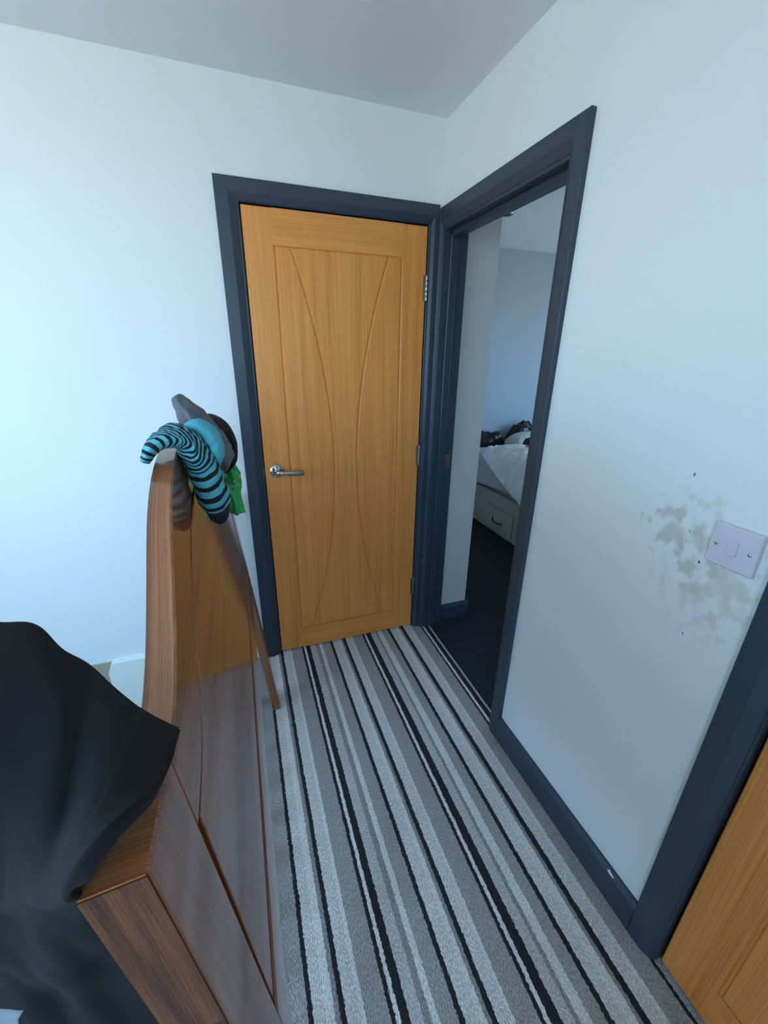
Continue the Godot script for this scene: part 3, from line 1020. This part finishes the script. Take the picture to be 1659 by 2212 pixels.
# ---------------------------------------------------------------- bedroom
func build_bed() -> void:
	var st: SurfaceTool
	var o := thing("divan_bed", "pale fabric divan bed base with a drawer and a thick mattress, seen through the doorway", "bed", Vector3(1.157, 0.002, -1.62))
	st = tool()
	box(st, Vector3(0.0, 0.012, 0.0), Vector3(1.36, 0.365, 0.955), 0.012)
	box(st, Vector3(0.0, 0.012, 0.962), Vector3(1.36, 0.365, 1.9), 0.012)
	box(st, Vector3(0.05, 0.0, 0.05), Vector3(1.3, 0.02, 1.85))
	mesh_node("base", st, M.divan, o)
	st = tool()
	box(st, Vector3(-0.01, 0.045, 0.485), Vector3(0.02, 0.25, 0.875), 0.006)
	var dr := mesh_node("drawer", st, M.divan, o)
	st = tool()
	box(st, Vector3(-0.0012, 0.042, 0.482), Vector3(0.01, 0.253, 0.879))
	mesh_node("drawer_gap", st, plain(Color(0.16, 0.15, 0.14), 0.9), o)
	st = tool()
	tube(st, [Vector3(-0.009, 0.155, 0.60), Vector3(-0.026, 0.135, 0.63), Vector3(-0.028, 0.13, 0.68), Vector3(-0.026, 0.135, 0.72), Vector3(-0.009, 0.14, 0.745)], [0.005, 0.006, 0.006, 0.006, 0.005], [0.005, 0.006, 0.006, 0.006, 0.005], Vector3(1, 0, 0), 20, 10)
	mesh_node("handle", st, plain(Color(0.1, 0.1, 0.1), 0.5), dr)
	st = tool()
	box(st, Vector3(0.004, 0.37, 0.0), Vector3(1.36, 0.64, 1.9), 0.045)
	mesh_node("mattress", st, M.bed_linen, o)
	# fitted sheet, pulled over the side of the mattress
	var wr := noise(55, 4.0, 3)
	var grid := []
	for i in 61:
		var row := []
		var z := lerpf(-1.6, 0.2, i / 60.0)
		for j in 41:
			var s := j / 40.0
			var hem := 0.372 + 0.1 * clampf((z + 1.42) / 0.78, 0.0, 1.2) * 0.85
			var p := Vector3.ZERO
			if s < 0.45:
				p = Vector3(1.147, lerpf(hem, 0.64, s / 0.45), z)
			elif s < 0.6:
				var a := (s - 0.45) / 0.15 * PI / 2.0
				p = Vector3(1.187 - 0.04 * cos(a), 0.64 + 0.04 * sin(a), z)
			else:
				p = Vector3(lerpf(1.187, 1.9, (s - 0.6) / 0.4), 0.68, z)
			var n := wr.get_noise_3d(p.x * 0.6, p.y * 0.7 + z * 0.3, z * 0.5)
			p += Vector3(-0.5, 0.35, 0.0) * (0.012 * n + 0.002)
			row.append(p)
		grid.append(row)
	st = tool()
	sheet(st, grid, 0.005)
	tag(mesh_node("fitted_sheet", st, M.bed_linen, self), "smooth white fitted sheet hanging down the mattress side above the drawer", "sheet")
	# crumpled white duvet
	grid = []
	var big := noise(57, 3.2, 3)
	for i in 91:
		var row := []
		var z := lerpf(-1.2, 0.25, i / 90.0)
		for j in 61:
			var s := j / 60.0
			var k := clampf((z + 1.22) / 0.57, 0.0, 1.3)
			var hem := 0.70 - 0.28 * pow(k, 0.75)
			var p := Vector3.ZERO
			var top := 0.71 + 0.075 * clampf(k * 1.6, 0.0, 1.0)
			if s < 0.4:
				p = Vector3(1.108 - 0.012 * (1.0 - s / 0.4), lerpf(hem, top - 0.05, s / 0.4), z)
			elif s < 0.55:
				var a := (s - 0.4) / 0.15 * PI / 2.0
				p = Vector3(1.19 - 0.062 * cos(a), top - 0.05 + 0.05 * sin(a), z)
			else:
				p = Vector3(lerpf(1.19, 1.95, (s - 0.55) / 0.45), top, z)
			var n := big.get_noise_3d(p.x * 1.1, p.y * 1.3, z * 1.2)
			var n2 := 1.0 - absf(big.get_noise_3d(p.x * 1.6 + 7.0, p.y * 1.1 - z, z * 2.2)) * 2.6
			var n3 := 1.0 - absf(big.get_noise_3d(p.x * 2.2 - p.y * 1.5, p.y * 2.0 + 3.0, z * 5.0 + p.x * 3.0)) * 4.0
			p += Vector3(-0.5, 0.8, 0.0) * (0.03 * n + 0.026 * n2 + 0.02 * maxf(n3, 0.0))
			row.append(p)
		grid.append(row)
	st = tool()
	sheet(st, grid, 0.016)
	var dm := plain(Color(0.96, 0.965, 0.97), 0.4)
	tag(mesh_node("duvet", st, dm, self), "crumpled glossy white duvet spilling over the side of the bed", "duvet")
	o = thing("ceiling_spotlight", "small dark round spotlight fitting on the bedroom ceiling, seen under the door head", "spotlight", Vector3(0.883, HC, -0.877))
	st = tool()
	lathe(st, Vector3.ZERO, Vector3.DOWN, [[0.045, 0.0], [0.045, 0.006], [0.04, 0.012], [0.03, 0.014], [0.028, 0.01], [0.0, 0.01]], 28)
	mesh_node("bezel", st, M.satin, o)
	st = tool()
	lathe(st, Vector3(0, -0.0095, 0), Vector3.DOWN, [[0.027, 0.0], [0.02, 0.006], [0.0, 0.008]], 24)
	mesh_node("lamp_face", st, plain(Color(0.2, 0.2, 0.21), 0.2), o)
	# pillow
	path_pillow()
	mound("bundled_garment", "shiny black garment bundled on the far left of the bed", "garment", Vector3(1.35, 0.688, -1.53), 0.18, 0.10, 0.15, 3, plain(Color(0.03, 0.03, 0.035), 0.3))
	mound("bundled_garment", "dark navy garment bundled behind the white pillow on the bed", "garment", Vector3(1.765, 0.688, -1.555), 0.18, 0.085, 0.2, 8, plain(Color(0.04, 0.05, 0.085), 0.35))
	mound("small_bag", "small dark pouch lying on the white duvet beside the door frame", "pouch", Vector3(1.30, 0.83, -0.86), 0.05, 0.04, 0.05, 14, plain(Color(0.07, 0.07, 0.08), 0.5))

func path_pillow() -> void:
	var st := tool()
	var grid_top := []
	for i in 25:
		var row := []
		for j in 25:
			var u := i / 24.0 * 2.0 - 1.0
			var v := j / 24.0 * 2.0 - 1.0
			var puff := pow(maxf(0.0, (1.0 - pow(absf(u), 3.0)) * (1.0 - pow(absf(v), 3.0))), 0.5)
			row.append(Vector3(1.70 + u * 0.22, 0.715 + 0.10 * puff, -1.34 + v * 0.10))
		grid_top.append(row)
	sheet(st, grid_top, 0.03)
	tag(mesh_node("pillow", st, M.bed_linen, self), "white pillow lying on the bed in front of the navy garment", "pillow")

func mound(called: String, label: String, category: String, at: Vector3, rx: float, rz: float, h: float, sd: int, mat: Material) -> void:
	var n := noise(sd, 5.0, 4)
	var grid := []
	for i in 33:
		var row := []
		for j in 33:
			var u := i / 32.0 * 2.0 - 1.0
			var v := j / 32.0 * 2.0 - 1.0
			var d := Vector2(u * sqrt(1.0 - v * v / 2.0), v * sqrt(1.0 - u * u / 2.0))
			var r := d.length()
			var k := 1.0 + 0.12 * n.get_noise_2d(d.x * 0.5 + sd, d.y * 0.5)
			var y := h * sqrt(maxf(0.0, 1.0 - r * r)) * (0.85 + 0.4 * n.get_noise_2d(d.x * 0.2, d.y * 0.2 + sd) + 0.16 * (0.5 - absf(n.get_noise_2d(d.x * 0.35 + 3.0, d.y * 0.35)) * 2.0))
			row.append(Vector3(d.x * rx * k, maxf(y, 0.0), d.y * rz * k))
		grid.append(row)
	var st := tool()
	sheet(st, grid, 0.008)
	var o := mesh_node(called, st, mat, self)
	o.position = at
	tag(o, label, category)

func _ready() -> void:
	# camera
	var cam := Camera3D.new()
	cam.position = Vector3(-0.8908, 1.4976, 1.8429)
	cam.rotation_order = EULER_ORDER_YXZ
	cam.rotation = Vector3(-0.37, -0.3407, 0.0144)
	cam.fov = rad_to_deg(2.0 * atan(2212.0 / 2.0 / 884.17))
	cam.near = 0.02
	add_child(cam)
	# daylight sky
	var env := Environment.new()
	env.background_mode = Environment.BG_SKY
	var sky := Sky.new()
	var sm := ProceduralSkyMaterial.new()
	sm.sky_top_color = Color(0.57, 0.75, 0.94)
	sm.sky_horizon_color = Color(0.74, 0.88, 0.99)
	sm.ground_bottom_color = Color(0.66, 0.69, 0.70)
	sm.ground_horizon_color = Color(0.72, 0.78, 0.82)
	sm.sky_energy_multiplier = 1.0
	sky.sky_material = sm
	env.sky = sky
	env.tonemap_mode = Environment.TONE_MAPPER_LINEAR
	env.tonemap_exposure = 12.4
	env.sdfgi_enabled = true
	env.ssao_enabled = true
	env.ssil_enabled = true
	var we := WorldEnvironment.new()
	we.environment = env
	add_child(we)
	make_materials()
	build_shell()
	build_doorways()
	build_doors()
	build_headboard()
	build_balustrade()
	build_shirt()
	build_switch()
	build_clothes()
	build_bed()
